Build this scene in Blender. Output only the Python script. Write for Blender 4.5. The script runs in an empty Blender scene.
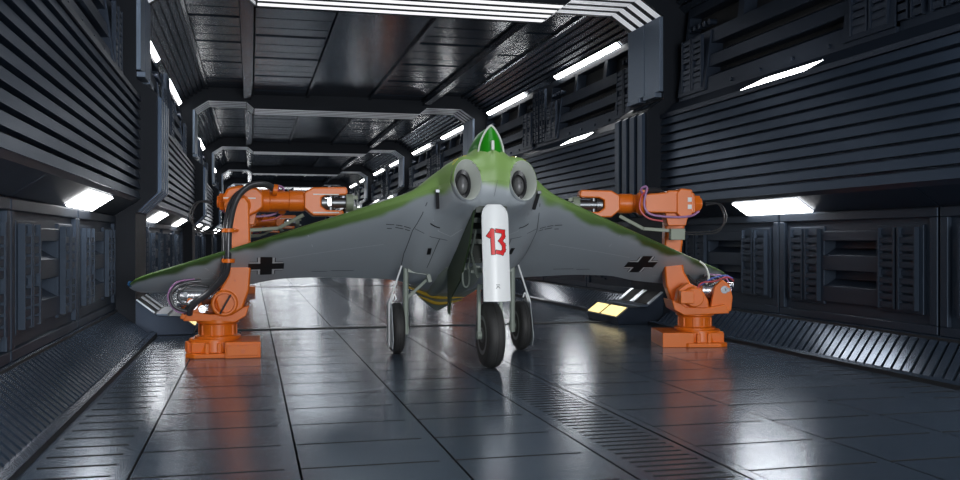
import bpy, bmesh, math, random
from mathutils import Vector, Matrix
random.seed(7)
C = bpy.context.scene.collection
SC = bpy.context.scene
PI = math.pi

# ------------------------------------------------------------------ camera, world, lights, exposure
CAMX = -2.71
cam_d = bpy.data.cameras.new('camera')
cam = bpy.data.objects.new('camera', cam_d); C.objects.link(cam)
cam_d.sensor_width = 36.0; cam_d.lens = 933.0 / 960.0 * 36.0
cam_d.clip_start = 0.05; cam_d.clip_end = 400
cam.location = (CAMX, 0, 1.5)
cam.rotation_euler = (PI / 2, 0, -math.atan(229.0 / 933.0))
SC.camera = cam

SC.view_settings.view_transform = 'Standard'
SC.view_settings.look = 'None'
SC.view_settings.gamma = 1.0
SC.view_settings.exposure = 0.0
SC.view_settings.use_curve_mapping = False

world = bpy.data.worlds.new('world'); SC.world = world; world.use_nodes = True
bg = world.node_tree.nodes['Background']
bg.inputs[0].default_value = (0.35, 0.45, 0.6, 1); bg.inputs[1].default_value = 0.25

def area(name, loc, rot, sx, sy, power, col=(1, 1, 1)):
    l = bpy.data.lights.new(name, 'AREA'); l.shape = 'RECTANGLE'; l.size = sx; l.size_y = sy
    l.energy = power; l.color = col
    o = bpy.data.objects.new(name, l); C.objects.link(o); o.location = loc; o.rotation_euler = rot
    return o
# unseen fill light added behind the camera to brighten the aircraft
area('front_fill', (0.0, -6.0, 2.3), (math.radians(90), 0, 0), 6.0, 3.2, 1500, (0.96, 0.98, 1.0))
# fill lights added under the ceiling of the bays
for k, yy in enumerate((8.9, 23.3, 37.9, 52.4)):
    area('ceiling_fill', (0.1, yy, 5.95), (0, 0, 0), 2.2, 5.0, (110, 60, 110, 140)[k], (0.92, 0.96, 1.0))

# ------------------------------------------------------------------ materials
def mat(name, col=(.5, .5, .5), rough=.5, metal=0.0, spec=.5, grain=0.0, gscale=180.0, blotch=0.0, emit=None, estr=0.0, coat=0.0):
    m = bpy.data.materials.new(name); m.use_nodes = True
    nt = m.node_tree; b = nt.nodes['Principled BSDF']
    b.inputs['Base Color'].default_value = (*col, 1)
    b.inputs['Roughness'].default_value = rough
    b.inputs['Metallic'].default_value = metal
    b.inputs['Specular IOR Level'].default_value = spec
    b.inputs['Coat Weight'].default_value = coat
    if emit:
        b.inputs['Emission Color'].default_value = (*emit, 1); b.inputs['Emission Strength'].default_value = estr
    tc = nt.nodes.new('ShaderNodeTexCoord')
    if grain:
        n = nt.nodes.new('ShaderNodeTexNoise'); n.inputs['Scale'].default_value = gscale
        n.inputs['Detail'].default_value = 2
        nt.links.new(tc.outputs['Object'], n.inputs['Vector'])
        bp = nt.nodes.new('ShaderNodeBump'); bp.inputs['Strength'].default_value = grain; bp.inputs['Distance'].default_value = .006
        nt.links.new(n.outputs['Fac'], bp.inputs['Height']); nt.links.new(bp.outputs['Normal'], b.inputs['Normal'])
    if blotch:
        n = nt.nodes.new('ShaderNodeTexNoise'); n.inputs['Scale'].default_value = 1.7; n.inputs['Detail'].default_value = 5
        nt.links.new(tc.outputs['Object'], n.inputs['Vector'])
        r = nt.nodes.new('ShaderNodeMapRange')
        r.inputs['To Min'].default_value = rough - blotch; r.inputs['To Max'].default_value = rough + blotch
        nt.links.new(n.outputs['Fac'], r.inputs['Value']); nt.links.new(r.outputs['Result'], b.inputs['Roughness'])
    return m

M = {}
M['floor'] = mat('floor_plate', (.112, .155, .215), .21, .55, .5, .07, 90, .05)
M['ramp'] = mat('ramp_plate', (.06, .086, .128), .24, .6, .5, .07, 90, .05)
M['gap'] = mat('dark_joint', (.006, .007, .009), .7)
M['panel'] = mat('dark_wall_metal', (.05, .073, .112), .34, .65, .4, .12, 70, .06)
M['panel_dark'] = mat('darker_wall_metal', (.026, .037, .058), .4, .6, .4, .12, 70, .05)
M['ceil'] = mat('ceiling_metal', (.04, .054, .077), .22, .65, .4, .1, 70, .05)
M['ceil_smooth'] = mat('ceiling_plate', (.09, .11, .14), .14, .75, .5, .12, 60, .04)
M['steel'] = mat('pale_blue_steel', (.14, .18, .24), .4, .6, .5, .15, 160, .05)
M['frame'] = mat('frame_metal', (.008, .011, .017), .55, .35, .3, .3, 55, .05)
M['low'] = mat('lower_panel_metal', (.03, .043, .064), .5, .6, .4, .12, 70, .05)
M['rib'] = mat('bright_rib_metal', (.5, .54, .6), .3, .7, .5, .1, 120)
M['lamp'] = mat('lamp_panel', (.9, .9, .9), .5, emit=(1, 1, 1), estr=13)
M['strip'] = mat('glow_strip', (.9, .9, .9), .5, emit=(.97, .98, 1), estr=1.0)  # emissive finish for the frame ribs, glow in place of reflected light
M['glow_mid'] = mat('glow_strip_mid', (.6, .62, .66), .4, .4, emit=(.92, .95, 1), estr=.42)
M['glow_dim'] = mat('glow_strip_dim', (.5, .52, .56), .35, .5, emit=(.9, .94, 1), estr=.12)
M['yellow_lamp'] = mat('yellow_lamp', (.9, .8, .4), .4, emit=(1.0, .78, .34), estr=1.25)
M['far_glow'] = mat('end_glow', (.9, .9, .9), .5, emit=(.95, .98, 1), estr=9)  # glow added at the far end for floor and ceiling reflections
M['orange'] = mat('orange_paint', (.66, .14, .008), .34, 0, .32, .05, 60)
M['orange_dark'] = mat('dull_orange_paint', (.6, .12, .015), .5)  # slightly darker, rougher orange for the bolts
M['hose'] = mat('black_ribbed_hose', (.05, .05, .055), .28, .35, .5)
M['black'] = mat('black_rubber', (.018, .018, .02), .5)
M['tyre'] = mat('tyre_rubber', (.03, .03, .03), .6, 0, .4, .2, 60)
M['silver'] = mat('silver_metal', (.6, .61, .63), .22, .95)
M['gunmetal'] = mat('gun_metal', (.16, .17, .18), .35, .8)
M['red_cable'] = mat('red_cable', (.45, .05, .06), .4)
M['blue_cable'] = mat('blue_cable', (.06, .1, .4), .4)
M['purple_cable'] = mat('purple_cable', (.3, .14, .3), .4)
M['strut'] = mat('grey_green_strut', (.25, .29, .25), .45)
M['door_green'] = mat('dark_green_door', (.03, .055, .02), .5)
M['bay'] = mat('wheel_bay_paint', (.05, .06, .05), .6)
M['white'] = mat('white_paint', (.86, .88, .88), .34)
M['lip'] = mat('pale_intake_paint', (.6, .63, .58), .4)
M['greypaint'] = mat('grey_plane_paint', (.42, .46, .48), .4)
M['ring'] = mat('black_intake_ring', (.012, .012, .014), .35)
M['spinner'] = mat('dark_grey_spinner', (.12, .12, .125), .38, .3)
M['red'] = mat('red_paint', (.72, .012, .016), .4)
M['blackpaint'] = mat('black_paint', (.012, .012, .012), .5)
M['whitepaint'] = mat('pale_marking_paint', (.66, .68, .68), .5)
M['yellowpaint'] = mat('yellow_paint', (.8, .62, .03), .5)
M['ochre'] = mat('ochre_paint', (.42, .28, .03), .5)
M['line'] = mat('panel_line', (.11, .12, .125), .6)
M['line_pale'] = mat('pale_panel_line', (.55, .58, .6), .5)
M['glass'] = mat('green_canopy_glass', (.012, .2, .006), .3, 0, .3)
M['bluenav'] = mat('blue_tip_lamp', (.02, .07, .16), .2)
M['rednav'] = mat('red_tip_lamp', (.45, .01, .01), .2)
M['olive'] = mat('olive_tool', (.2, .23, .17), .45)

# aircraft paint: green over grey, the edge between them sprayed in soft waves
pm = bpy.data.materials.new('green_over_grey_paint'); pm.use_nodes = True; M['paint'] = pm
nt = pm.node_tree; pb = nt.nodes['Principled BSDF']; pb.inputs['Roughness'].default_value = .42
at = nt.nodes.new('ShaderNodeAttribute'); at.attribute_name = 'paint_edge'
tc = nt.nodes.new('ShaderNodeTexCoord')
nz = nt.nodes.new('ShaderNodeTexNoise'); nz.inputs['Scale'].default_value = 2.1; nz.inputs['Detail'].default_value = 1.5
nt.links.new(tc.outputs['Object'], nz.inputs['Vector'])
ma = nt.nodes.new('ShaderNodeMath'); ma.operation = 'MULTIPLY_ADD'; ma.inputs[1].default_value = .42; ma.inputs[2].default_value = -.21
nt.links.new(nz.outputs['Fac'], ma.inputs[0])
ad = nt.nodes.new('ShaderNodeMath'); ad.operation = 'ADD'
nt.links.new(at.outputs['Fac'], ad.inputs[0]); nt.links.new(ma.outputs[0], ad.inputs[1])
rg = nt.nodes.new('ShaderNodeMapRange'); rg.interpolation_type = 'SMOOTHSTEP'
rg.inputs['From Min'].default_value = -.06; rg.inputs['From Max'].default_value = .06
nt.links.new(ad.outputs[0], rg.inputs['Value'])
sx_ = nt.nodes.new('ShaderNodeSeparateXYZ'); nt.links.new(tc.outputs['Object'], sx_.inputs[0])
ab = nt.nodes.new('ShaderNodeMath'); ab.operation = 'ABSOLUTE'; nt.links.new(sx_.outputs['X'], ab.inputs[0])
gr = nt.nodes.new('ShaderNodeMapRange'); nt.links.new(ab.outputs[0], gr.inputs['Value'])
gr.inputs['From Min'].default_value = .4; gr.inputs['From Max'].default_value = 2.6; gr.inputs['To Min'].default_value = 1; gr.inputs['To Max'].default_value = 0
rp = nt.nodes.new('ShaderNodeValToRGB')  # green darkens outboard: wing shading put into the colour
rp.color_ramp.elements[0].position = .1; rp.color_ramp.elements[0].color = (.05, .1, .022, 1)
rp.color_ramp.elements[1].position = .9; rp.color_ramp.elements[1].color = (.20, .33, .095, 1)
nt.links.new(gr.outputs['Result'], rp.inputs['Fac'])
mx = nt.nodes.new('ShaderNodeMix'); mx.data_type = 'RGBA'
nt.links.new(rg.outputs['Result'], mx.inputs['Factor'])
nt.links.new(rp.outputs['Color'], mx.inputs['A']); mx.inputs['B'].default_value = (.36, .395, .42, 1)
nt.links.new(mx.outputs['Result'], pb.inputs['Base Color'])

# ------------------------------------------------------------------ mesh helpers
def tag(o, label=None, cat=None, group=None, kind=None):
    if label: o['label'] = label
    if cat: o['category'] = cat
    if group: o['group'] = group
    if kind: o['kind'] = kind
    return o

def empty(name, loc=(0, 0, 0), rz=0.0):
    o = bpy.data.objects.new(name, None); C.objects.link(o)
    o.location = loc; o.rotation_euler = (0, 0, rz); o.empty_display_size = .2
    return o

class MB:
    def __init__(s): s.v = []; s.f = []
    def add(s, vs, fs):
        n = len(s.v); s.v += [tuple(p) for p in vs]; s.f += [tuple(i + n for i in f) for f in fs]
        return s
    def box(s, x0, x1, y0, y1, z0, z1):
        x0, x1 = sorted((x0, x1)); y0, y1 = sorted((y0, y1)); z0, z1 = sorted((z0, z1))
        return s.add([(x0,y0,z0),(x1,y0,z0),(x1,y1,z0),(x0,y1,z0),(x0,y0,z1),(x1,y0,z1),(x1,y1,z1),(x0,y1,z1)],
              [(0,3,2,1),(4,5,6,7),(0,1,5,4),(1,2,6,5),(2,3,7,6),(3,0,4,7)])
    def prism(s, poly, axis, a, b):
        """closed polygon in the two other axes, pushed along axis from a to b"""
        def P(p, t):
            if axis == 'y': return (p[0], t, p[1])
            if axis == 'x': return (t, p[0], p[1])
            return (p[0], p[1], t)
        n = len(poly)
        vs = [P(p, a) for p in poly] + [P(p, b) for p in poly]
        fs = [tuple(range(n)), tuple(range(2*n-1, n-1, -1))] + [(i, (i+1) % n + 0, (i+1) % n + n, i + n) for i in range(n)]
        return s.add(vs, fs)
    def loft(s, rings, cap0=True, cap1=True, closed=True):
        n = len(rings[0]); vs = [p for r in rings for p in r]; fs = []
        for k in range(len(rings)-1):
            for i in range(n if closed else n-1):
                j = (i+1) % n
                fs.append((k*n+i, k*n+j, (k+1)*n+j, (k+1)*n+i))
        if cap0: fs.append(tuple(range(n-1, -1, -1)))
        if cap1: fs.append(tuple((len(rings)-1)*n+i for i in range(n)))
        return s.add(vs, fs)
    def cyl(s, p0, p1, r0, r1=None, n=20):
        return s.lathe(p0, p1, [(0, r0), (1, r0 if r1 is None else r1)], n)
    def lathe(s, p0, p1, prof, n=20, cap0=True, cap1=True):
        """prof: (t along p0->p1, radius)"""
        p0 = Vector(p0); p1 = Vector(p1); d = p1 - p0; z = d.normalized()
        a = Vector((0, 0, 1)) if abs(z.z) < .9 else Vector((1, 0, 0))
        x = z.cross(a).normalized(); y = z.cross(x)
        rings = [[p0 + d*t + x*(r*math.cos(2*PI*i/n)) + y*(r*math.sin(2*PI*i/n)) for i in range(n)] for t, r in prof]
        return s.loft(rings, cap0, cap1)
    def tube(s, pts, r, n=10, smooth=4):
        pts = [Vector(p) for p in pts]
        if smooth and len(pts) > 2: pts = catmull(pts, smooth)
        rings = []; up = None
        for i, p in enumerate(pts):
            t = (pts[min(i+1, len(pts)-1)] - pts[max(i-1, 0)]).normalized()
            if up is None:
                up = t.cross(Vector((0, 0, 1)) if abs(t.z) < .9 else Vector((1, 0, 0))).normalized()
            up = (up - t*up.dot(t)).normalized(); w = t.cross(up)
            rr = r(i/(len(pts)-1)) if callable(r) else r
            rings.append([p + up*(rr*math.cos(2*PI*k/n)) + w*(rr*math.sin(2*PI*k/n)) for k in range(n)])
        return s.loft(rings)
    def bar(s, p0, p1, w, h=None):
        p0 = Vector(p0); p1 = Vector(p1); h = h or w; t = (p1-p0).normalized()
        a = Vector((0, 0, 1)) if abs(t.z) < .95 else Vector((0, 1, 0))
        x = t.cross(a).normalized(); y = x.cross(t)
        return s.loft([[p + x*(sx*w/2) + y*(sy*h/2) for sx, sy in ((-1,-1),(1,-1),(1,1),(-1,1))] for p in (p0, p1)])
    def build(s, name, m, parent=None, bevel=0.0, smooth=35, seg=2):
        me = bpy.data.meshes.new(name); me.from_pydata(s.v, [], s.f)
        bm = bmesh.new(); bm.from_mesh(me); bmesh.ops.recalc_face_normals(bm, faces=bm.faces); bm.to_mesh(me); bm.free()
        me.materials.append(M[m])
        o = bpy.data.objects.new(name, me); C.objects.link(o)
        if parent: o.parent = parent
        if smooth:
            me.polygons.foreach_set('use_smooth', [True]*len(me.polygons)); me.set_sharp_from_angle(angle=math.radians(smooth))
        if bevel:
            b = o.modifiers.new('bevel', 'BEVEL'); b.width = bevel; b.segments = seg; b.limit_method = 'ANGLE'; b.angle_limit = math.radians(40)
            b.harden_normals = True
        return o

def catmull(p, k):
    q = [p[0]*2 - p[1]] + p + [p[-1]*2 - p[-2]]; out = []
    for i in range(1, len(q)-2):
        for j in range(k):
            t = j/k; a, b, c, d = q[i-1], q[i], q[i+1], q[i+2]
            out.append(.5*((2*b) + (c-a)*t + (2*a-5*b+4*c-d)*t*t + (3*b-a-3*c+d)*t*t*t))
    out.append(p[-1]); return out

def copy_tree(o, parent=None):
    c = o.copy(); C.objects.link(c)
    if parent: c.parent = parent
    for ch in list(o.children): copy_tree(ch, c)
    return c

# ------------------------------------------------------------------ the corridor: bays of 13 m between frames of 1.5 m
PITCH = 14.5
FRAMES = [15.4 + PITCH*k for k in range(-1, 6)]          # near edge of each frame
BAYS = [(f + 1.5, f + PITCH) for f in FRAMES[:-1]]       # clear length of the bay behind each frame
BAYS[0] = (2.4, 15.4)
YEND = FRAMES[-1] + 1.5
Y0 = -12.1

# floor: plates over a dark bed
MB().box(-5.6, 5.6, Y0, YEND, -.25, -.09).build('floor', 'gap').__setitem__('kind', 'structure')
floor = bpy.data.objects['floor']
fm = MB(); LZ = [-4.14, -3.46, -2.40, -1.36, -.35, .33, .43, 1.50, 2.53, 3.47, 4.14]
def plates(x0, x1, pitch, off, gap, margin0=.0, margin1=.0):
    k = math.floor((Y0-off)/pitch); y = off + k*pitch
    while y < YEND:
        a, b = max(y + gap/2, Y0), min(y + pitch - gap/2, YEND)
        if b - a > .02: fm.box(x0, x1, a, b, -.1, 0)
        y += pitch
g = .008
for a, b in ((-3.46, -2.40), (-2.40, -1.36), (-1.36, -.35), (.43, 1.50), (1.50, 2.53), (2.53, 3.47)):
    plates(a + g, b - .1, .74, 6.22, .034)
    fm.box(b - .1, b - g, Y0, YEND, -.1, 0)                # unbroken rail at the edge of each row
plates(-.23, .27, .1275, 5.49, .042); fm.box(-.35+g, -.23, Y0, YEND, -.1, 0); fm.box(.27, .33, Y0, YEND, -.1, 0)
fm.box(.345, .43-g, Y0, YEND, -.1, .004)
for s in (-1, 1):
    x0, x1 = sorted((s*4.08, s*3.58))
    plates(x0, x1, .312, 6.32, .05)
    fm.box(s*4.08, s*4.14, Y0, YEND, -.1, 0); fm.box(s*(3.46+g), s*3.58, Y0, YEND, -.1, 0)
fp = fm.build('floor_plates', 'floor', floor, smooth=0)
def dark_sides(o, lim):
    o.data.materials.append(M['gap'])
    for p in o.data.polygons:
        if p.normal.z < lim: p.material_index = 1
dark_sides(fp, .9)
# raised thresholds crossing the floor under each frame
th = MB()
for f in FRAMES: th.box(-4.1, 4.1, f + .55, f + .68, .001, .012)
th.build('floor_threshold', 'gap', floor, smooth=0)

def lean_slots(mb, s, ya, yb):
    """slanted foot ramp of slotted plates, slots leaning along the corridor"""
    p = .157; y = ya
    mb.prism([(s*4.14, -.02), (s*4.14, .05), (s*4.2, .075), (s*4.24, .06), (s*4.24, -.02)], 'y', ya, yb)
    n = int((yb-ya)/p)
    for k in range(n):
        y = ya + (yb-ya)*k/n; w = (yb-ya)/n - .048; L = .3
        b0 = (s*4.24, .055); b1 = (s*4.72, .385); t = .03
        nx, nz = -s*.566, .824
        vs = []
        for (q, dy) in ((b0, 0), (b1, L)):
            for (yy) in (y, y + w):
                for h in (0, -t):
                    vs.append((q[0] + nx*h, min(max(yy + dy - L/2, ya), yb), q[1] + nz*h))
        mb.add(vs, [(0,2,6,4), (1,5,7,3), (0,1,3,2), (4,6,7,5), (0,4,5,1), (2,3,7,6)])
    mb.prism([(s*4.72, .38), (s*4.72, .415), (s*4.80, .44), (s*4.80, .36)], 'y', ya, yb)

def ladder(mb, s, ya, yb, z0, z1, n, u=4.75, d=.05):
    """a vent ladder: two posts and rungs of slats"""
    w = yb - ya
    mb.box(s*u, s*(u-d), ya, ya + w*.1, z0, z1); mb.box(s*u, s*(u-d), yb - w*.1, yb, z0, z1)
    for k in range(n + 1):
        z = z0 + (z1-z0)*k/n
        h = (z1-z0)/n
        if k < n: mb.box(s*u, s*(u-d*(.8 if k % 5 != 4 else .35)), ya + w*.1, yb - w*.1, z + h*.12, z + h*.80)

walls = {}
for s, nm in ((-1, 'left'), (1, 'right')):
    w = MB().box(s*5.15, s*5.5, Y0, YEND, 0, 6.8)
    w = w.build('wall_' + nm, 'gap', smooth=0); tag(w, kind='structure'); walls[s] = w
    ramp, bed, louv, soff, upp, uppd, slope = MB(), MB(), MB(), MB(), MB(), MB(), MB()
    for bi, (ya, yb) in enumerate(BAYS + [(-12.1, .9)]):
        if bi < 5 or bi == 6 or True:
            bed.prism([(s*4.22, 0), (s*4.78, .37), (s*5.2, .37), (s*5.2, 0)], 'y', ya, yb)
            lean_slots(ramp, s, ya, yb)
            # louvred cladding
            p = .155
            for k in range(10):
                z = 2.14 + k*p
                louv.prism([(s*4.38, z), (s*4.41, z + .115), (s*4.52, z + .115), (s*4.52, z)], 'y', ya, yb)
            louv.prism([(s*4.52, 2.14), (s*4.52, 3.69), (s*5.2, 3.69), (s*5.2, 2.14)], 'y', ya, yb)
            # soffit under it, with joints
            soff.prism([(s*4.40, 2.14), (s*4.44, 2.085), (s*4.46, 2.085), (s*4.48, 2.14)], 'y', ya, yb)
            js = [ya, ya + 2.43, (ya+yb)/2, yb - 3.15, yb]
            for a, b in zip(js, js[1:]):
                soff.prism([(s*4.45, 2.085), (s*4.76, 1.885), (s*4.95, 1.885), (s*4.95, 2.135), (s*4.45, 2.135)], 'y', a + .012, b - .012)
            # ledge above the louvres and the upper wall, with two long troughs
            upp.prism([(s*4.39, 3.69), (s*4.62, 3.93), (s*5.2, 3.93), (s*5.2, 3.69)], 'y', ya, yb)
            upp.box(s*4.375, s*4.40, ya, yb, 3.66, 3.73)
            y1, y2 = ya + .25, yb - .25
            def U(z): return 4.62 + (z - 3.93)*.12
            def band(mb, z0, z1, d=0.0, a=y1, b=y2):
                mb.prism([(s*(U(z0)+d), z0), (s*(U(z1)+d), z1), (s*5.2, z1), (s*5.2, z0)], 'y', a, b)
            band(uppd, 3.93, 5.62, .22, ya, yb)
            m_ = (ya + yb)/2
            for (a, b) in ((y1, m_ - .55), (m_ + .55, y2)):
                band(upp, 3.93, 4.20, 0, a, b); band(upp, 4.38, 4.57, 0, a, b); band(upp, 4.78, 5.02, 0, a, b)
                band(upp, 5.40, 5.56, 0, a, b)
                upp.prism([(s*(U(4.2)), 4.2), (s*(U(4.2)+.22), 4.31), (s*(U(4.2)+.22), 4.2)], 'y', a, b)
                upp.prism([(s*(U(4.57)), 4.57), (s*(U(4.57)+.22), 4.68), (s*(U(4.57)+.22), 4.57)], 'y', a, b)
                n = 3
                for k in range(n + 1):                    # long slot row above, with stubs between
                    yy = a + (b-a)*k/n
                    band(upp, 5.02, 5.40, 0, max(a, yy - .09), min(b, yy + .09))
                for e0, e1 in ((a, a + 1.0), (b - 1.0, b)):
                    band(upp, 4.0, 5.0, -.03, e0, e1)
                    q = (e1-e0)
                    for c in (.12, .5):
                        ladder(upp, s, e0 + q*c, e0 + q*(c + .34), 4.06, 4.94, 9, U(4.5) - .035, .06)
                    for k in range(5):
                        upp.cyl((s*(U(5.2)+.1), e0 + .12 + k*.18, 5.16), (s*(U(5.2)-.03), e0 + .12 + k*.18, 5.16), .05, n=8)
                k = 0
                while a + 1.3 + k*.85 < b - 1.1:           # bolts along the bottom band
                    upp.cyl((s*4.66, a + 1.3 + k*.85, 4.03), (s*4.60, a + 1.3 + k*.85, 4.03), .03, n=8); k += 1
            band(upp, 3.93, 5.56, .05, m_ - .55, m_ + .55)
            for c in (-.45, -.2, .12, .37): ladder(upp, s, m_ + c, m_ + c + .2, 4.05, 5.4, 12, U(4.6) + .0, .07)
            # slanted ceiling edge with ribs along the corridor
            slope.prism([(s*4.80, 5.74), (s*4.02, 6.24), (s*4.02, 6.4), (s*5.2, 6.4), (s*5.2, 5.74)], 'y', ya, yb)
            for k in range(6):
                t0, t1 = (k + .12)/6, (k + .78)/6
                P = lambda t, h: (s*(4.78 - .74*t - .56*h), 5.72 + .5*t - .83*h)
                slope.prism([P(t0, 0), P(t0 + .01, .035), P(t1 - .01, .035), P(t1, 0)], 'y', ya + .02, yb - .02)
            slope.prism([(s*4.86, 5.56), (s*4.74, 5.66), (s*4.80, 5.74), (s*5.2, 5.74), (s*5.2, 5.56)], 'y', ya, yb)
    bed.build('ramp_bed', 'gap', w, smooth=0); dark_sides(ramp.build('ramp_plates', 'ramp', w, smooth=0), .2)
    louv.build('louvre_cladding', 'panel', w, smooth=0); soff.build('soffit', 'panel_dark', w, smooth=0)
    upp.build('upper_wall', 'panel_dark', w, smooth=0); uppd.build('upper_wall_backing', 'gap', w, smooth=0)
    slope.build('slanted_ceiling_edge', 'ceil', w, smooth=0)

# ceiling
cl = MB().box(-5.5, 5.5, Y0, YEND, 6.42, 6.8).build('ceiling', 'gap', smooth=0); tag(cl, kind='structure')
slat, rail, smooth_ = MB(), MB(), MB()
for (ya, yb) in BAYS + [(-12.1, .9)]:
    n = 15; q = (yb - ya)/n
    for s in (-1, 1):
        for k in range(n):
            a, b = ya + k*q, ya + (k+1)*q
            x0, x1 = sorted((s*2.95, s*3.98))
            slat.box(x0, x1, a + .03, b - .03 if k % 3 else b - .16, 6.2, 6.4)
            x0, x1 = (-2.62, -1.06) if s < 0 else (1.06, 2.62)
            slat.box(x0, x1, a + .03, b - .03 if k % 3 != 1 else b - .2, 6.02, 6.4)
        rail.box(s*2.70, s*2.92, ya, yb, 5.86, 6.4); rail.box(s*2.66, s*2.70, ya, yb, 5.98, 6.1)
        rail.box(s*3.98, s*4.05, ya, yb, 6.14, 6.4)
    rail.box(-1.03, -.94, ya, yb, 5.98, 6.4); rail.box(.94, 1.03, ya, yb, 5.98, 6.4)
    smooth_.box(-.92, .92, ya + .02, yb - .02, 6.06, 6.4)
slat.build('ceiling_slats', 'ceil', cl, smooth=0); rail.build('ceiling_rails', 'ceil', cl, smooth=0)
smooth_.build('ceiling_plate', 'ceil_smooth', cl, smooth=0)

# frames
PROF = [(4.46, 0), (4.46, 1.92), (4.14, 2.25), (4.14, 3.8), (4.45, 4.02), (4.45, 5.5), (4.0, 5.8), (2.85, 5.8), (2.62, 5.6), (0, 5.6)]
OUT = [(5.3, 0), (5.3, 1.92), (5.3, 2.25), (5.3, 3.8), (5.3, 4.02), (5.3, 6.7), (4.0, 6.7), (2.85, 6.7), (2.62, 6.7), (0, 6.7)]
frames = []
for fi, f in enumerate(FRAMES):
    mb = MB()
    for s in (-1, 1):
        for i in range(len(PROF)-1):
            a, b, c, d = PROF[i], PROF[i+1], OUT[i+1], OUT[i]
            mb.prism([(s*a[0], a[1]), (s*b[0], b[1]), (s*c[0], c[1]), (s*d[0], d[1])], 'y', f, f + 1.5)
    fr = mb.build('trim_%d' % (fi + 1), 'frame', smooth=0); tag(fr, kind='structure'); frames.append(fr)
    fin, plate, rib = MB(), MB(), MB()
    for s in (-1, 1):
        for k in range(4):                                   # upright fins with bevelled ends
            y = f + .12 + k*.36
            fin.prism([(s*4.42, 1.94), (s*4.08, 2.28), (s*4.08, 3.74), (s*4.40, 3.99), (s*4.46, 3.95), (s*4.16, 3.72), (s*4.16, 2.3), (s*4.46, 1.96)], 'y', y, y + .2)
        plate.box(s*4.38, s*4.47, f + .03, f + .68, 4.16, 5.5); plate.box(s*4.38, s*4.47, f + .71, f + 1.47, 4.16, 5.5)
        plate.box(s*4.32, s*4.47, f + .1, f + .62, 4.06, 4.15); plate.box(s*4.32, s*4.47, f + .78, f + 1.4, 4.06, 4.15)
        for k in range(4):
            y = f + .08 + k*.36
            for (a, b) in (((4.43, 5.505), (4.0, 5.792)), ((3.99, 5.792), (2.86, 5.792)), ((2.84, 5.785), (2.64, 5.605))):
                nx, nz = -(b[1]-a[1]), (b[0]-a[0]); L = math.hypot(nx, nz); nx, nz = nx/L*.016, nz/L*.016
                if nz > 0: nx, nz = -nx, -nz
                rib.prism([(s*a[0], a[1]), (s*b[0], b[1]), (s*(b[0]-nx), b[1]-nz), (s*(a[0]-nx), a[1]-nz)], 'y', y, y + .19)
    span = MB()
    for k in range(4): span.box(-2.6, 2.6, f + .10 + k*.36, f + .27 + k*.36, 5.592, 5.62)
    span.build('glow_ribs', 'strip' if fi <= 1 else 'glow_dim', fr, smooth=0)  # span ribs given a glow to stand in for bright reflections
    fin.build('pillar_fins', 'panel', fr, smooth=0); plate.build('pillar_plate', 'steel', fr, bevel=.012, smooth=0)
    rib.build('bright_ribs', 'glow_mid' if fi <= 1 else 'rib', fr, smooth=0)  # ribs near the camera also get a weaker added glow

# far bulkhead with glow panels added for their reflections, and a dark one behind the camera
we = MB().box(-5.4, 5.4, YEND, YEND + .3, 0, 6.8).build('wall_far', 'panel_dark', smooth=0); tag(we, kind='structure')
ed = MB().box(-3.4, -1.2, YEND - .06, YEND, 4.5, 5.5).box(-1.0, 1.0, YEND - .06, YEND, 4.5, 5.5).box(1.2, 3.4, YEND - .06, YEND, 4.5, 5.5).build('far_glow_panels', 'far_glow', we, smooth=0)
tag(MB().box(-5.4, 5.4, Y0 - .3, Y0, 0, 6.8).build('wall_behind', 'panel_dark', smooth=0), kind='structure')

# ------------------------------------------------------------------ lamps set into the walls
SIDE = {-1: 'left', 1: 'right'}
ORD = ['nearest', 'second', 'third', 'fourth', 'fifth', 'sixth']
def lamp_soffit(s, y0, y1, label, group='soffit light panels'):
    t = empty('soffit_lamp', (s*4.6, (y0+y1)/2, 1.98)); h = (y1-y0)/2
    P = lambda q, k: (s*(4.46 + .28*q - .014*k) - s*4.6, 2.075 - .185*q - .02*k - 1.98)
    MB().prism([P(0, .0), P(1, .0), P(1, -1), P(0, -1)], 'y', -h, h).build('lamp_housing', 'panel_dark', t, smooth=0)
    MB().prism([P(.05, 1), P(.97, 1), P(.97, .1), P(.05, .1)], 'y', -h + .02, h - .02).build('light_panel', 'lamp', t, smooth=0)
    tag(t, label, 'light', group)
def lamp_ledge(s, yc, label):
    t = empty('ledge_lamp', (s*4.5, yc, 3.8))
    P = lambda q, h: (s*(4.39 + .23*q - h*.7) - s*4.5, 3.69 + .24*q + h*.7 - 3.8)
    def slab(q0, q1, y00, y01, y10, y11, h0, h1):
        a, b, c, d = P(q0, h0), P(q1, h0), P(q1, h1), P(q0, h1)
        return [(a[0], y00, a[1]), (b[0], y10, b[1]), (c[0], y10, c[1]), (d[0], y00, d[1]),
                (a[0], y01, a[1]), (b[0], y11, b[1]), (c[0], y11, c[1]), (d[0], y01, d[1])]
    F = [(0,1,2,3), (7,6,5,4), (0,4,5,1), (1,5,6,2), (2,6,7,3), (3,7,4,0)]
    MB().add(slab(.16, .72, -.95, .95, -1.35, .38, -.02, .002), F).build('lamp_housing', 'panel_dark', t, smooth=0)
    MB().add(slab(.20, .66, -.86, .84, -1.2, .22, .002, .004), F).build('light_panel', 'lamp', t, smooth=0)
    tag(t, label, 'light', 'ledge light panels')
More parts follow.
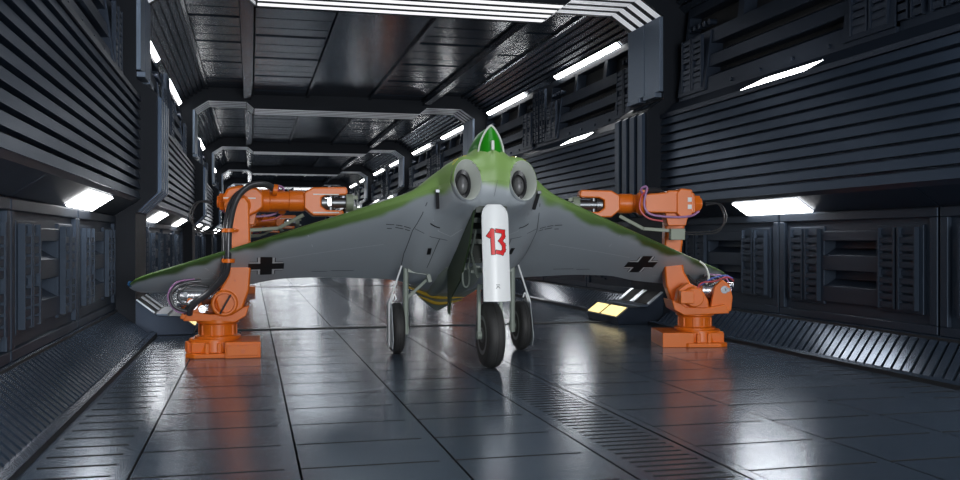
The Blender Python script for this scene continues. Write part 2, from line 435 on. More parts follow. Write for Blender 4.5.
def glow_strip(s, y0, y1, label):
    t = empty('cornice_lamp', (s*4.82, (y0+y1)/2, 5.62)); h = (y1-y0)/2
    P = lambda p: (s*p[0] - s*4.82, p[1] - 5.62)
    MB().prism([P((4.855, 5.545)), P((4.73, 5.65)), P((4.74, 5.665)), P((4.87, 5.56))], 'y', -h, h).build('lamp_housing', 'panel_dark', t, smooth=0)
    MB().prism([P((4.842, 5.53)), P((4.735, 5.625)), P((4.738, 5.645)), P((4.855, 5.545))], 'y', -h + .02, h - .02).build('light_panel', 'lamp', t, smooth=0)
    tag(t, label, 'light', 'cornice light strips')
PLACE = ['before first frame', 'past first frame', 'past second frame', 'past third frame', 'past fourth frame', 'past fifth frame']
for bi, (ya, yb) in enumerate(BAYS):
    if bi > 4: break
    for s in (-1, 1):
        sd = SIDE[s]
        for k, c in enumerate((yb - 3.45, ya + 3.45)):
            wh = PLACE[bi] + (', further of two', ', nearer of two')[k]
            lamp_soffit(s, c - .70, c + 1.05, 'square white light in soffit of %s wall, %s' % (sd, wh))
            lamp_ledge(s, c, 'thin white light on ledge of %s wall, %s' % (sd, wh))
        for k, (a, b) in enumerate(() if bi == 0 else ((ya + 1.4, ya + 5.6), (yb - 4.7, yb - .45))):
            wh = PLACE[bi] + (', nearer of two', ', further of two')[k]
            glow_strip(s, a, b, 'long light strip high on %s wall, %s' % (sd, wh))

# ------------------------------------------------------------------ lower wall panels
def wall_panel(s, ya, yb, label):
    t = empty('vented_wall_panel', (s*4.78, (ya+yb)/2, .4))
    L = (yb-ya)/2 - .02; z0, z1 = .05, 1.47            # local z from .4
    X = lambda u: s*u - s*4.78
    b = MB().box(X(4.96), X(5.0), -L, L, .02, z1 + .02)
    for (a, c, d, e) in ((-L, -.55, .02, z1 + .02), (.55, L, .02, z1 + .02), (-.55, .55, 1.09, z1 + .02), (-.55, .55, .70, .90), (-.55, .55, .02, .49)): b.box(X(4.80), X(4.96), a, c, d, e)
    b; b.build('back_panel', 'low', t, smooth=0)
    fr = MB(); w = .12
    for (a, c, d, e) in ((-L, L, z1 - .11, z1), (-L, L, .03, .13), (-L, -L + w, .13, z1 - .11), (L - w, L, .13, z1 - .11)):
        fr.box(X(4.745), X(4.81), a, c, d, e)
    fr.build('panel_frame', 'low', t, bevel=.012, smooth=0)
    # raised plate outline, chamfered, and two sunken troughs between ladders
    pl = MB(); m = .5
    for (a, c, d, e) in ((-.55, .55, 1.09, 1.22), (-.55, .55, .70, .90), (-.55, .55, .28, .49),):
        pl.box(X(4.76), X(4.81), a, c, d, e)
    for (a, c) in ((-1.36, -.55), (.55, 1.36)):
        pl.box(X(4.765), X(4.81), a, c, .24, 1.28)
    for zz in (.42, .95): pl.prism([(1.36, zz - .1), (1.44, zz - .04), (1.44, zz + .14), (1.36, zz + .2)], 'x', X(4.775), X(4.81))
    pl.build('raised_plate', 'low', t, bevel=.008, smooth=0)
    tr = MB()
    for (d, e) in ((.49, .70), (.90, 1.09)):
        tr.prism([(X(4.955), e), (X(4.955), d), (X(4.79), d), (X(4.94), d + .09)], 'y', -.548, .548)
    tr.build('trough', 'panel_dark', t, smooth=0)
    for c in (-1.29, -.93, .62, .98):
        ld = MB(); ladder(ld, s, c, c + .31, .28, 1.25, 10, 4.765, .06)
        o = ld.build('vent_ladder', 'low', t, smooth=0); o.location = (-s*4.78, 0, 0)
    tag(t, label, 'wall panel', 'vented wall panels')
CNT = ['nearest', 'second', 'third', 'furthest']
for bi, (ya, yb) in enumerate(BAYS):
    if bi > 4: break
    for s in (-1, 1):
        q = (yb-ya)/4
        for k in range(4):
            wall_panel(s, ya + k*q, ya + (k+1)*q, 'dark vented panel low on %s wall, %s, %s of four' % (SIDE[s], PLACE[bi], CNT[k]))

# ------------------------------------------------------------------ wedge units at the pillar feet
def foot_unit(s, f, label):
    t = empty('pillar_foot_unit', (s*4.0, f + .75, 0)); X = lambda u: s*u - s*4.0
    y0, y1 = -.72, .80
    MB().prism([(X(4.9), 0), (X(3.60), 0), (X(3.57), .1), (X(3.56), .13), (X(3.79), .30), (X(4.12), .31), (X(4.18), .34), (X(4.46), .56), (X(4.9), .60)], 'y', y0, y1).build('body', 'panel_dark', t, bevel=.012, smooth=0)
    MB().prism([(X(3.98), .312), (X(4.14), .318), (X(4.16), .345), (X(3.99), .335)], 'y', y0 - .03, y1 + .02).build('lip', 'steel', t, smooth=0)
    for a, b in ((y0 + .06, y0 + .78), (y0 + .90, y1 - .06)):
        P = lambda q, h: (X(3.565 + .22*q) - s*h*.6, .138 + .165*q + h*.8)
        MB().prism([P(.05, 0), P(.95, 0), P(.95, .012), P(.05, .012)], 'y', a, b).build('yellow_light', 'yellow_lamp', t, smooth=0)
    P = lambda q, h: (X(4.19 + .27*q) - s*h*.6, .348 + .21*q + h*.8)
    for a, b in ((y0 + .02, y0 + .10), (-.02, .16), (y1 - .2, y1 - .08)):
        MB().prism([P(0, 0), P(1, 0), P(1, .02), P(0, .02)], 'y', a, b).build('bright_bar', 'rib', t, smooth=0)
    for a, b in ((y0 + .1, -.02), (.16, y1 - .2)):
        MB().prism([P(0, 0), P(1, 0), P(1, .004), P(0, .004)], 'y', a, b).build('dark_slot', 'gap', t, smooth=0)
    tag(t, label, 'pillar foot', 'wedge units at pillar feet')
for k in (1, 2, 3):
    for s in (-1, 1):
        foot_unit(s, FRAMES[k], 'dark wedge with two yellow lights at foot of %s pillar of %s frame' % (SIDE[s], ('', 'first', 'second', 'third')[k]))
# ------------------------------------------------------------------ the aircraft
AX = 0.02
plane = empty('flying_wing_aircraft', (AX, 11.4, 0))
tag(plane, 'green and grey flying wing aircraft with white number 13 nose door', 'aircraft')
PY = 11.4
def pchip(xs, ys, x):
    """monotone cubic through (xs, ys)"""
    n = len(xs)
    if x <= xs[0]: return ys[0]
    if x >= xs[-1]: return ys[-1]
    h = [xs[i+1]-xs[i] for i in range(n-1)]; d = [(ys[i+1]-ys[i])/h[i] for i in range(n-1)]
    m = [d[0]] + [0 if d[i-1]*d[i] <= 0 else 2*d[i-1]*d[i]/(d[i-1]+d[i]) for i in range(1, n-1)] + [d[-1]]
    i = max(k for k in range(n-1) if xs[k] <= x); t = (x-xs[i])/h[i]
    return ((1+2*t)*(1-t)**2*ys[i] + t*(1-t)**2*h[i]*m[i] + t*t*(3-2*t)*ys[i+1] + t*t*(t-1)*h[i]*m[i+1])
def foil(s): return 5*(.2969*math.sqrt(max(s, 0)) - .126*s - .3516*s*s + .2843*s**3 - .1036*s**4)*1.99
# stations across the span: x, leading edge (Y, z), then the top and bottom curves as (Y, z)
STA = [
 (0.00, [(10.35,2.18),(10.36,2.32),(10.41,2.46),(10.51,2.58),(10.70,2.67),(11.2,2.60),(12.0,2.15),(13.0,1.25),(13.85,.55)],
        [(10.35,2.18),(10.37,2.05),(10.45,1.93),(10.8,1.74),(11.5,1.36),(12.3,1.05),(13.1,.78),(13.85,.53)]),
 (0.15, [(10.37,2.17),(10.38,2.30),(10.44,2.43),(10.54,2.52),(10.74,2.58),(11.2,2.50),(12.0,2.05),(13.0,1.15),(13.65,.66)],
        [(10.37,2.17),(10.39,2.04),(10.47,1.92),(10.8,1.74),(11.5,1.36),(12.3,1.05),(13.0,.80),(13.65,.64)]),
 (0.24, [(10.37,2.18),(10.385,2.31),(10.44,2.41),(10.56,2.47),(10.78,2.51),(11.2,2.44),(12.0,1.98),(13.0,1.08),(13.5,.72)],
        [(10.37,2.18),(10.355,2.06),(10.37,1.94),(10.6,1.83),(11.0,1.66),(11.5,1.38),(12.3,1.03),(13.0,.80),(13.5,.70)]),
 (0.33, [(10.37,2.19),(10.39,2.33),(10.44,2.435),(10.58,2.475),(10.85,2.47),(11.2,2.40),(11.6,2.20),(12.2,1.72),(12.8,1.15),(13.35,.76)],
        [(10.37,2.19),(10.335,2.06),(10.32,1.95),(10.5,1.86),(10.8,1.76),(11.1,1.62),(11.5,1.41),(12.3,1.0),(12.9,.82),(13.35,.74)]),
 (0.47, [(10.42,2.17),(10.44,2.26),(10.51,2.34),(10.64,2.40),(10.9,2.40),(11.2,2.33),(11.6,2.11),(12.2,1.66),(12.8,1.10),(13.1,.85)],
        [(10.42,2.17),(10.41,2.08),(10.46,1.99),(10.62,1.89),(10.85,1.79),(11.1,1.66),(11.5,1.43),(12.3,1.0),(12.8,.88),(13.1,.83)]),
 (0.62, [(10.74,2.13),(10.76,2.19),(10.82,2.25),(10.95,2.28),(11.2,2.22),(11.6,2.0),(12.2,1.58),(12.7,1.12),(12.95,.92)],
        [(10.74,2.13),(10.76,2.06),(10.83,1.97),(11.0,1.80),(11.5,1.44),(12.2,1.06),(12.7,.92),(12.95,.90)]),
]
SX = [0.9, 1.3, 1.8, 2.3, 2.8, 3.3, 3.7, 4.0, 4.15, 4.23, 4.27]
def le(x): return (10.76 + .533*(x-.6), 2.118 - .312*(x-.6))
def te(x):
    Y = pchip([.62, .9, 2.1, 2.71, 3.3, 3.75, 4.27], [12.95, 12.80, 12.72, 12.90, 13.02, 13.1, 13.12], x)
    return (Y, 2.155 - .52*(Y-10.5))
for x in SX:
    (a, za), (b, zb) = le(x), te(x)
    if x > 4.05:                                              # rounded tip
        k = math.sqrt(max(0, 1 - ((x-4.05)/.225)**2)); m_ = a + .45*(b-a); mz = za + .45*(zb-za)
        a, za, b, zb = m_ + (a-m_)*k, mz + (za-mz)*k, m_ + (b-m_)*k, mz + (zb-mz)*k
    th = pchip([.9, 1.6, 4.3], [.155, .10, .03], x)*(k if x > 4.05 else 1)
    ss = [0, .01, .03, .08, .18, .35, .6, .85, 1]
    tn = (.886, .463)                                         # up-normal of the pitched wing is (0, .463, .886)
    top = [(a + s*(b-a) + .463*th*1.25*foil(s), za + s*(zb-za) + .886*th*1.25*foil(s)) for s in ss]
    bot = [(a + s*(b-a) - .463*th*.75*foil(s), za + s*(zb-za) - .886*th*.75*foil(s)) for s in ss]
    STA.append((x, top, bot))
NS = 44
SVAL = [(1-math.cos(PI*i/NS*.5))**1.0 for i in range(NS+1)]   # dense near the leading edge
def resample(c):
    L = [0]
    for p, q in zip(c, c[1:]): L.append(L[-1] + math.hypot(q[0]-p[0], q[1]-p[1]))
    L = [l/L[-1] for l in L]
    return [(pchip(L, [p[0] for p in c], s), pchip(L, [p[1] for p in c], s)) for s in SVAL]
RT = [(x, resample(t), resample(b)) for x, t, b in STA]
XS = [r[0] for r in RT]
XG = sorted(set([i*.02 for i in range(0, 36)] + [.72 + i*.04 for i in range(7)] + [1.0 + i*.1 for i in range(31)] + [4.05, 4.1, 4.15, 4.19, 4.23, 4.255, 4.27]))
# the station at x = 0 repeats mirrored so that curves are level across the middle
XM = [-XS[1]] + XS
def col(which, k, c): v = [r[1+which][k][c] for r in RT]; return [v[1]] + v
COLS = {(w, k, c): col(w, k, c) for w in (0, 1) for k in range(NS+1) for c in (0, 1)}
def surf_k(w, x, k): return (pchip(XM, COLS[w, k, 0], abs(x)), pchip(XM, COLS[w, k, 1], abs(x)))
def under(x, Y):
    """point of the underside at span x and station Y, and the step away from the skin"""
    c = [surf_k(1, x, k) for k in range(NS+1)]
    for (a, za), (b, zb) in zip(c, c[1:]):
        if b >= Y and b > a:
            t = max(0, (Y-a)/(b-a)); return (x, Y, za + t*(zb-za))
    return (x, Y, c[-1][1])
def over(x, Y):
    c = [surf_k(0, x, k) for k in range(NS+1)]
    for (a, za), (b, zb) in zip(c, c[1:]):
        if b >= Y and b > a: return za + max(0, (Y-a)/(b-a))*(zb-za)
    return c[-1][1]
G = {}
for w in (0, 1):
    for x in XG:
        for sg in ((1,) if x == 0 else (1, -1)):
            for k in range(NS+1): G[w, sg*x, k] = surf_k(w, x, k)
xs = [-x for x in reversed(XG) if x > 0] + XG
vid = {}; vv = []; paint = []; ff = []
def bay_open(x, Y): return -.20 < x < .17 and 10.52 < Y < 11.75
for w in (0, 1):
    for xi, x in enumerate(xs):
        d = 0
        for k in range(NS+1):
            Y, z = G[w, x, k]
            if k: d += math.hypot(Y-G[w, x, k-1][0], z-G[w, x, k-1][1])
            if w == 1 and k == 0: vid[w, xi, k] = vid[0, xi, 0]; continue
            vid[w, xi, k] = len(vv); vv.append((x, Y-PY, z))
            ax = abs(x)
            mid = (z < 2.13) and 1 or -1
            pc = (2.11 - z)*1.0                              # nose: green above this height
            pw = -.6 if w == 0 else d - (.09 + .08*min(1, max(0, (ax-.8)/.5)) - .04*max(0, ax-1.4))
            t = min(1, max(0, (ax-.5)/.3)); paint.append(pc*(1-t) + pw*t)
for w in (0, 1):
    for xi in range(len(xs)-1):
        for k in range(NS):
            if w == 1:
                xm = (xs[xi]+xs[xi+1])/2; Ym = (G[w, xs[xi], k][0] + G[w, xs[xi], k+1][0])/2
                if bay_open(xm, Ym): continue
            xm = (abs(xs[xi]) + abs(xs[xi+1]))/2; zm = (G[w, xs[xi], k][1] + G[w, xs[xi], k+1][1])/2
            if ((xm - .33)/.157)**2 + ((zm - 2.19)/.234)**2 < 1 and G[w, xs[xi], k][0] < 10.62: continue     # intake mouths
            ff.append((vid[w, xi, k], vid[w, xi+1, k], vid[w, xi+1, k+1], vid[w, xi, k+1]))
me = bpy.data.meshes.new('airframe'); me.from_pydata(vv, [], ff)
bm = bmesh.new(); bm.from_mesh(me)
bmesh.ops.remove_doubles(bm, verts=[v for v in bm.verts], dist=1e-6); bm.verts.index_update()
bmesh.ops.recalc_face_normals(bm, faces=bm.faces); bm.free()
me.materials.append(M['paint'])
at_ = me.attributes.new('paint_edge', 'FLOAT', 'POINT'); at_.data.foreach_set('value', paint)
me.polygons.foreach_set('use_smooth', [True]*len(me.polygons))
af = bpy.data.objects.new('airframe', me); C.objects.link(af); af.parent = plane

def attr_paint(o, fn):
    me = o.data; a = me.attributes.new('paint_edge', 'FLOAT', 'POINT')
    a.data.foreach_set('value', [fn(v.co) for v in me.vertices])

# engine intakes
for sg in (-1, 1):
    cx_ = sg*.33
    def ring(cy, cz, rx, rz, lean, n=36, dx=0):
        return [(cx_ + dx*sg + rx*math.cos(2*PI*i/n), cy - PY + lean*math.sin(2*PI*i/n)*rz, cz + rz*math.sin(2*PI*i/n)) for i in range(n)]
    m = MB()
    m.loft([ring(10.62, 2.175, .172, .25, .3, dx=.01), ring(10.50, 2.187, .181, .258, .3), ring(10.42, 2.19, .178, .256, .3), ring(10.375, 2.19, .168, .247, .3), ring(10.365, 2.19, .16, .238, .3)], False, False)
    ck = m.build('engine_intake', 'paint', plane, smooth=60)
    attr_paint(ck, lambda co: (2.17 - co.z))
    m = MB()
    m.loft([ring(10.365, 2.19, .16, .238, .3), ring(10.352, 2.19, .155, .233, .3), ring(10.365, 2.188, .15, .227, .3), ring(10.47, 2.165, .120, .195, .2, dx=.006), ring(10.575, 2.15, .096, .172, .1, dx=.01)], False, False)
    m.build('intake_lip', 'lip', ck, smooth=60)
    m = MB(); m.loft([ring(10.575, 2.15, .097, .173, .1, dx=.01), ring(10.59, 2.145, .072, .125, .08, dx=.01), ring(10.70, 2.145, .07, .12, .05, dx=.01)], False, True)
    m.build('intake_ring', 'ring', ck, smooth=50)
    m = MB(); m.loft([ring(10.72, 2.14, .074, .122, .05, dx=.01), ring(10.62, 2.14, .072, .118, .05, dx=.01), ring(10.565, 2.14, .056, .09, .05, dx=.01), ring(10.54, 2.14, .03, .05, .05, dx=.01), ring(10.535, 2.14, .006, .008, .05, dx=.01)], True, True)
    sp = m.build('spinner', 'spinner', ck, smooth=60)
    MB().cyl((cx_ + .03, 10.60 - PY, 2.17), (cx_ + .03, 10.535 - PY, 2.172), .009, n=10).build('spinner_hole', 'black', ck)
    for (x_, y_, sz) in ((.43, 10.60, .055), (.31, 10.66, .04)):      # yellow marks on top of the cowl
        q = []
        for (a, b) in ((-.7, -.9), (.5, -1.0), (.8, .9), (-.2, .8)):
            xx, yy = sg*(x_ - a*sz), y_ + b*sz
            q.append((xx, yy - PY, over(xx, yy) + .006))
        MB().add(q + [(p[0], p[1], p[2]-.012) for p in q], [(0,1,2,3), (7,6,5,4), (0,4,5,1), (1,5,6,2), (2,6,7,3), (3,7,4,0)]).build('yellow_mark', 'yellowpaint', ck, smooth=0)

# canopy: hood, glass and frame arch
m = MB(); n = 18
def arch(Y, zb, w, h, pw=1.0):
    return [(w*math.copysign(abs(math.cos(PI*i/n))**pw, math.cos(PI*i/n)), Y-PY, zb + h*math.sin(PI*i/n)**1.15) for i in range(n+1)]
gl = MB(); gl.loft([arch(10.47, 2.48, .08, .08), arch(10.52, 2.49, .12, .20), arch(10.58, 2.50, .15, .335, 1.5), arch(10.95, 2.44, .20, .38, 1.3), arch(11.5, 2.3, .17, .3), arch(12.0, 2.0, .08, .2)], True, True, False)
cn = gl.build('canopy', 'glass', plane, smooth=50)
fr = MB()
a = [(x*1.02, y, z + .004) for x, y, z in arch(10.58, 2.50, .15, .337, 1.5)]
fr.tube(a, .012, 6, 1); fr.build('canopy_frame', 'lip', cn)
MB().box(-.035, .0, 10.42-PY, 10.46-PY, 2.54, 2.65).build('gunsight', 'lip', cn, bevel=.006, smooth=0)

# markings on the underside
def decal(name, quads, mm, parent, off=.004, sub=4):
    """quads: lists of four (x, Y) corners, laid on the underside"""
    m = MB()
    for q in quads:
        P = []
        for j in range(sub+1):
            for i in range(sub+1):
                s_, t_ = i/sub, j/sub
                x = (q[0][0]*(1-s_) + q[1][0]*s_)*(1-t_) + (q[3][0]*(1-s_) + q[2][0]*s_)*t_
                y = (q[0][1]*(1-s_) + q[1][1]*s_)*(1-t_) + (q[3][1]*(1-s_) + q[2][1]*s_)*t_
                p = under(x, y); P.append((p[0], p[1] - PY - off*.46, p[2] - off*.88))
        m.add(P, [(j*(sub+1)+i, j*(sub+1)+i+1, (j+1)*(sub+1)+i+1, (j+1)*(sub+1)+i) for j in range(sub) for i in range(sub)])
    return m.build(name, mm, parent, smooth=0)
def strokes(name, lines, wid, mm, off=.003):
    q = []
    for pts in lines:
        for (xa, ya), (xb, yb) in zip(pts, pts[1:]):
            n_ = max(1, int(math.hypot(xb-xa, yb-ya)/.15)); L = math.hypot(xb-xa, yb-ya)
            nx, ny = -(yb-ya)/L*wid/2, (xb-xa)/L*wid/2
            for i in range(n_):
                p = (xa + (xb-xa)*i/n_, ya + (yb-ya)*i/n_); r = (xa + (xb-xa)*(i+1)/n_, ya + (yb-ya)*(i+1)/n_)
                q.append([(p[0]-nx, p[1]-ny), (r[0]-nx, r[1]-ny), (r[0]+nx, r[1]+ny), (p[0]+nx, p[1]+ny)])
    return decal(name, q, mm, plane, off, 1)
for sg, (cx0, cy0) in ((-1, (-2.54, 12.34)), (1, (2.66, 12.36))):
    A, B, T = .225, .074, .026
    def R(x0, x1, y0, y1): return [(cx0+x0, cy0+y0), (cx0+x1, cy0+y0), (cx0+x1, cy0+y1), (cx0+x0, cy0+y1)]
    K = 1.1
    blk = [R(-A, A, -B*K, B*K), R(-B, B, -A*K, -B*K), R(-B, B, B*K, A*K)]
    wh, th = [], []
    for i in (-1, 1):
        for j in (-1, 1):
            wh += [R(i*(B+.005), i*(B+.005+T), j*B*K, j*A*K*.93), R(i*B, i*A*.93, j*(B+.005)*K, j*(B+.005+T)*K)]
            e = B + .005 + T
            th += [R(i*e, i*(e+.011), j*e*K, j*A*K*.93), R(i*e, i*A*.93, j*e*K, j*(e+.011)*K)]
    c1 = decal('cross_marking', blk, 'blackpaint', plane, .005)
    decal('cross_border', wh, 'whitepaint', c1, .004, 2); decal('cross_outline', th, 'blackpaint', c1, .0045, 2)
    # panel lines, stencil dashes, small hatches and the pitot-like brackets under the leading edge
    S = lambda *p: [(sg*x, y) for x, y in p]
    strokes('panel_line', [S((.70, 10.90), (.80, 11.35), (.82, 11.9), (.78, 12.6)), S((.36, 11.35), (.78, 11.3)), S((.46, 11.35), (.50, 12.0))], .010, 'line')
    strokes('pale_panel_line', [S((1.1, 11.75), (2.4, 12.15)), S((2.05, 11.62), (1.98, 11.85)), S((3.3, 12.36), (3.15, 12.6)), S((3.5, 12.7), (3.1, 12.62)), S((3.55, 12.78), (3.0, 12.72)),
                               S((.24, 11.05), (.34, 11.25), (.5, 11.2), (.6, 11.05))], .009, 'line_pale')
    strokes('stencil_lettering', [S((0.83, 11.32), (0.91, 11.32)), S((0.93, 11.32), (1.01, 11.32)), S((1.03, 11.32), (1.13, 11.32)), S((0.83, 11.37), (0.89, 11.37)), S((0.91, 11.37), (1.01, 11.37)), S((1.05, 11.40), (1.11, 11.40)),
                              S((1.4, 12.5), (1.7, 12.5)), S((1.75, 12.52), (1.95, 12.52))], .012, 'blackpaint')
    decal('hatch', [[(sg*.52, 11.55), (sg*.57, 11.55), (sg*.56, 11.69), (sg*.51, 11.69)]], 'blackpaint', plane)
    decal('hatch_slot', [[(sg*.50, 11.12), (sg*.62, 11.11), (sg*.62, 11.13), (sg*.50, 11.14)]], 'blackpaint', plane)
    p = under(sg*.62, 10.82)
    k = MB().bar((p[0]-.0*sg, p[1]-PY-.13, p[2]+.09), (p[0]-.03*sg, p[1]-PY-.02, p[2]-.11), .04, .03); kb = k.build('pitot_bracket', 'black', plane, bevel=.006)
    MB().box(p[0]-.025, p[0]+.025, p[1]-PY-.16, p[1]-PY-.12, p[2]+.07, p[2]+.11).build('bracket_cap', 'gunmetal', kb, bevel=.005)
    MB().lathe((sg*4.245, 12.86-PY, .93), (sg*4.285, 12.88-PY, .92), [(0, .04), (.6, .034), (1, .012)], 12).build('tip_lamp', 'bluenav' if sg < 0 else 'rednav', plane)
strokes('nose_seam', [[(-.012, 10.24), (-.012, 10.48)]], .004, 'line')

# nose wheel bay
b = MB()
b.add([(-.20, 10.5-PY, 2.1), (.17, 10.5-PY, 2.1), (.17, 11.75-PY, 1.6), (-.20, 11.75-PY, 1.6), (-.20, 10.5-PY, 1.82), (.17, 10.5-PY, 1.82), (.17, 11.75-PY, 1.2), (-.20, 11.75-PY, 1.2)],
      [(0,1,2,3), (0,4,5,1), (1,5,6,2), (2,6,7,3), (3,7,4,0)])
by = b.build('wheel_bay', 'bay', plane, smooth=0)
for k in range(4): MB().box(-.19, .16, 10.68+k*.28-PY, 10.72+k*.28-PY, 1.84-k*.13, 1.90-k*.13).build('bay_beam', 'strut', by, smooth=0)
# dark green bay door hanging on its hinge
d = MB().prism([(10.55-PY, 1.86), (11.3-PY, 1.48), (12.05-PY, 1.1), (12.05-PY, .55), (11.95-PY, .52), (11.85-PY, .75), (11.3-PY, 1.0), (10.8-PY, 1.45)], 'x', -.215, -.195)
d.build('bay_door', 'door_green', plane, smooth=0)
# loop handle under the bay
MB().tube([(-.17, 11.2-PY, 1.2), (-.2, 11.2-PY, 1.08), (-.19, 11.2-PY, .95), (-.15, 11.2-PY, .92), (-.12, 11.2-PY, .97), (-.12, 11.2-PY, 1.1), (-.14, 11.2-PY, 1.2)], .012, 8).build('tow_loop', 'strut', plane)

def wheel(name, cx_, cy_, r, w, par, gear):
    """tyre with tread grooves, rim and hub"""
    prof = [(-.5, .62), (-.5, .80), (-.47, .9), (-.36, .97), (-.2, .995), (-.06, 1.0), (-.04, .985), (.04, .985), (.06, 1.0), (.2, .995), (.36, .97), (.47, .9), (.5, .8), (.5, .62)]
    t = MB().lathe((cx_-w/2, cy_-PY, r), (cx_+w/2, cy_-PY, r), [(p[0]+.5, p[1]*r) for p in prof], 40).build(name, 'tyre', par, smooth=40)
    for s in (-1, 1):
        MB().lathe((cx_+s*w*.44, cy_-PY, r), (cx_+s*w*.53, cy_-PY, r), [(0, .62*r), (.7, .6*r), (.8, .5*r), (.4, .42*r), (.4, .25*r), (1.2, .2*r), (1.2, 0.02)], 28).build('wheel_rim', 'gunmetal', t, smooth=40)
    return t
# nose gear
wheel('nose_wheel', 0, 10.62, .385, .20, plane, None)
ng = MB()
for s in (-1, 1):
    ng.bar((s*.135, 10.62-PY, .385), (s*.13, 10.66-PY, .95), .035, .05)
    ng.cyl((s*.105, 10.62-PY, .385), (s*.16, 10.62-PY, .385), .05, n=16)
ng.bar((-.14, 10.66-PY, .95), (.14, 10.66-PY, .95), .06)
ng.cyl((0, 10.66-PY, .95), (0, 10.9-PY, 1.85), .05, n=16)
gs = ng.build('nose_leg', 'strut', plane, smooth=40)
br = MB()
for s in (-.13, .1):
    br.bar((s, 10.7-PY, 1.05), (s, 11.25-PY, 1.5), .022); br.bar((s, 11.25-PY, 1.12), (s, 10.8-PY, 1.62), .022)
br.bar((-.16, 11.3-PY, 1.14), (.12, 11.3-PY, 1.14), .03); br.bar((-.17, 10.9-PY, 1.12), (.1, 10.9-PY, 1.12), .035)
br.build('leg_brace', 'strut', gs)
# white nose wheel door, curved across, rounded at its top, with the number
def door_pt(x, t, off=0):
    """x across (-1..1), t from bottom 0 to top 1"""
    w = .158 if t < .93 else .158*math.sqrt(max(0, 1-((t-.93)/.075)**2*.55))
    if t > .85: w *= 1 - .25*((t-.85)/.15)**2
    z = .80 + 1.11*t; Y = 10.24 + .12*t + .22*max(0, t-.9)**1.0 + .055*x*x
    if t < .02: z += .035*(1-abs(x))*0
    return (w*x, Y - PY - off, z)
m = MB(); nx_, nt_ = 12, 26
for off in (0, -.018):
    m.v += [door_pt(-1 + 2*i/nx_, j/nt_, off) for j in range(nt_+1) for i in range(nx_+1)]
q = (nx_+1)*(nt_+1)
for j in range(nt_):
    for i in range(nx_):
        a = j*(nx_+1)+i; m.f += [(a, a+1, a+nx_+2, a+nx_+1), (q+a, q+a+nx_+1, q+a+nx_+2, q+a+1)]
for i in range(nx_):
    a = i; m.f.append((a, q+a, q+a+1, a+1)); a = nt_*(nx_+1)+i; m.f.append((a, a+1, q+a+1, q+a))
for j in range(nt_):
    a = j*(nx_+1); m.f.append((a, a+nx_+1, q+a+nx_+1, q+a)); a += nx_; m.f.append((a, q+a, q+a+nx_+1, a+nx_+1))
nd = m.build('nose_door', 'white', plane, smooth=40)
def door_shape(name, polys, mm, off):
    m = MB()
    for poly in polys:
        n_ = 6; P = []
        for j in range(n_+1):
            for i in range(n_+1):
                a, b = i/n_, j/n_
                x = (poly[0][0]*(1-a) + poly[1][0]*a)*(1-b) + (poly[3][0]*(1-a) + poly[2][0]*a)*b
                z = (poly[0][1]*(1-a) + poly[1][1]*a)*(1-b) + (poly[3][1]*(1-a) + poly[2][1]*a)*b
                P.append(door_pt(x/.158, (z-.80)/1.11, off))
        m.add(P, [(j*(n_+1)+i, j*(n_+1)+i+1, (j+1)*(n_+1)+i+1, (j+1)*(n_+1)+i) for j in range(n_) for i in range(n_)])
    return m.build(name, mm, nd, smooth=0)
def seg(pts, w):
    out = []
    for (xa, za), (xb, zb) in zip(pts, pts[1:]):
        L = math.hypot(xb-xa, zb-za); ux, uz = (xb-xa)/L, (zb-za)/L; nx, nz = -uz*w/2, ux*w/2
        e = w/2
        out.append([(xa-nx-ux*e, za-nz-uz*e), (xb-nx+ux*e, zb-nz+uz*e), (xb+nx+ux*e, zb+nz+uz*e), (xa+nx-ux*e, za+nz-uz*e)])
    return out
ONE = [(-.088, 1.55), (-.05, 1.605), (-.046, 1.355)]
THREE = [(.008, 1.605), (.082, 1.595), (.082, 1.54), (.045, 1.49), (.084, 1.44), (.084, 1.385), (.06, 1.352), (.004, 1.362)]
door_shape('number_outline', seg(ONE, .052) + seg(THREE, .052), 'blackpaint', .0025)
door_shape('number', seg(ONE, .041) + seg(THREE, .041), 'red', .005)
door_shape('small_stencil', seg([(-.02, .99), (.02, .99)], .006) + seg([(-.012, .975), (.012, .975)], .006) + seg([(-.022, .95), (-.008, .965), (.008, .965), (.022, .95)], .006), 'line', .003)

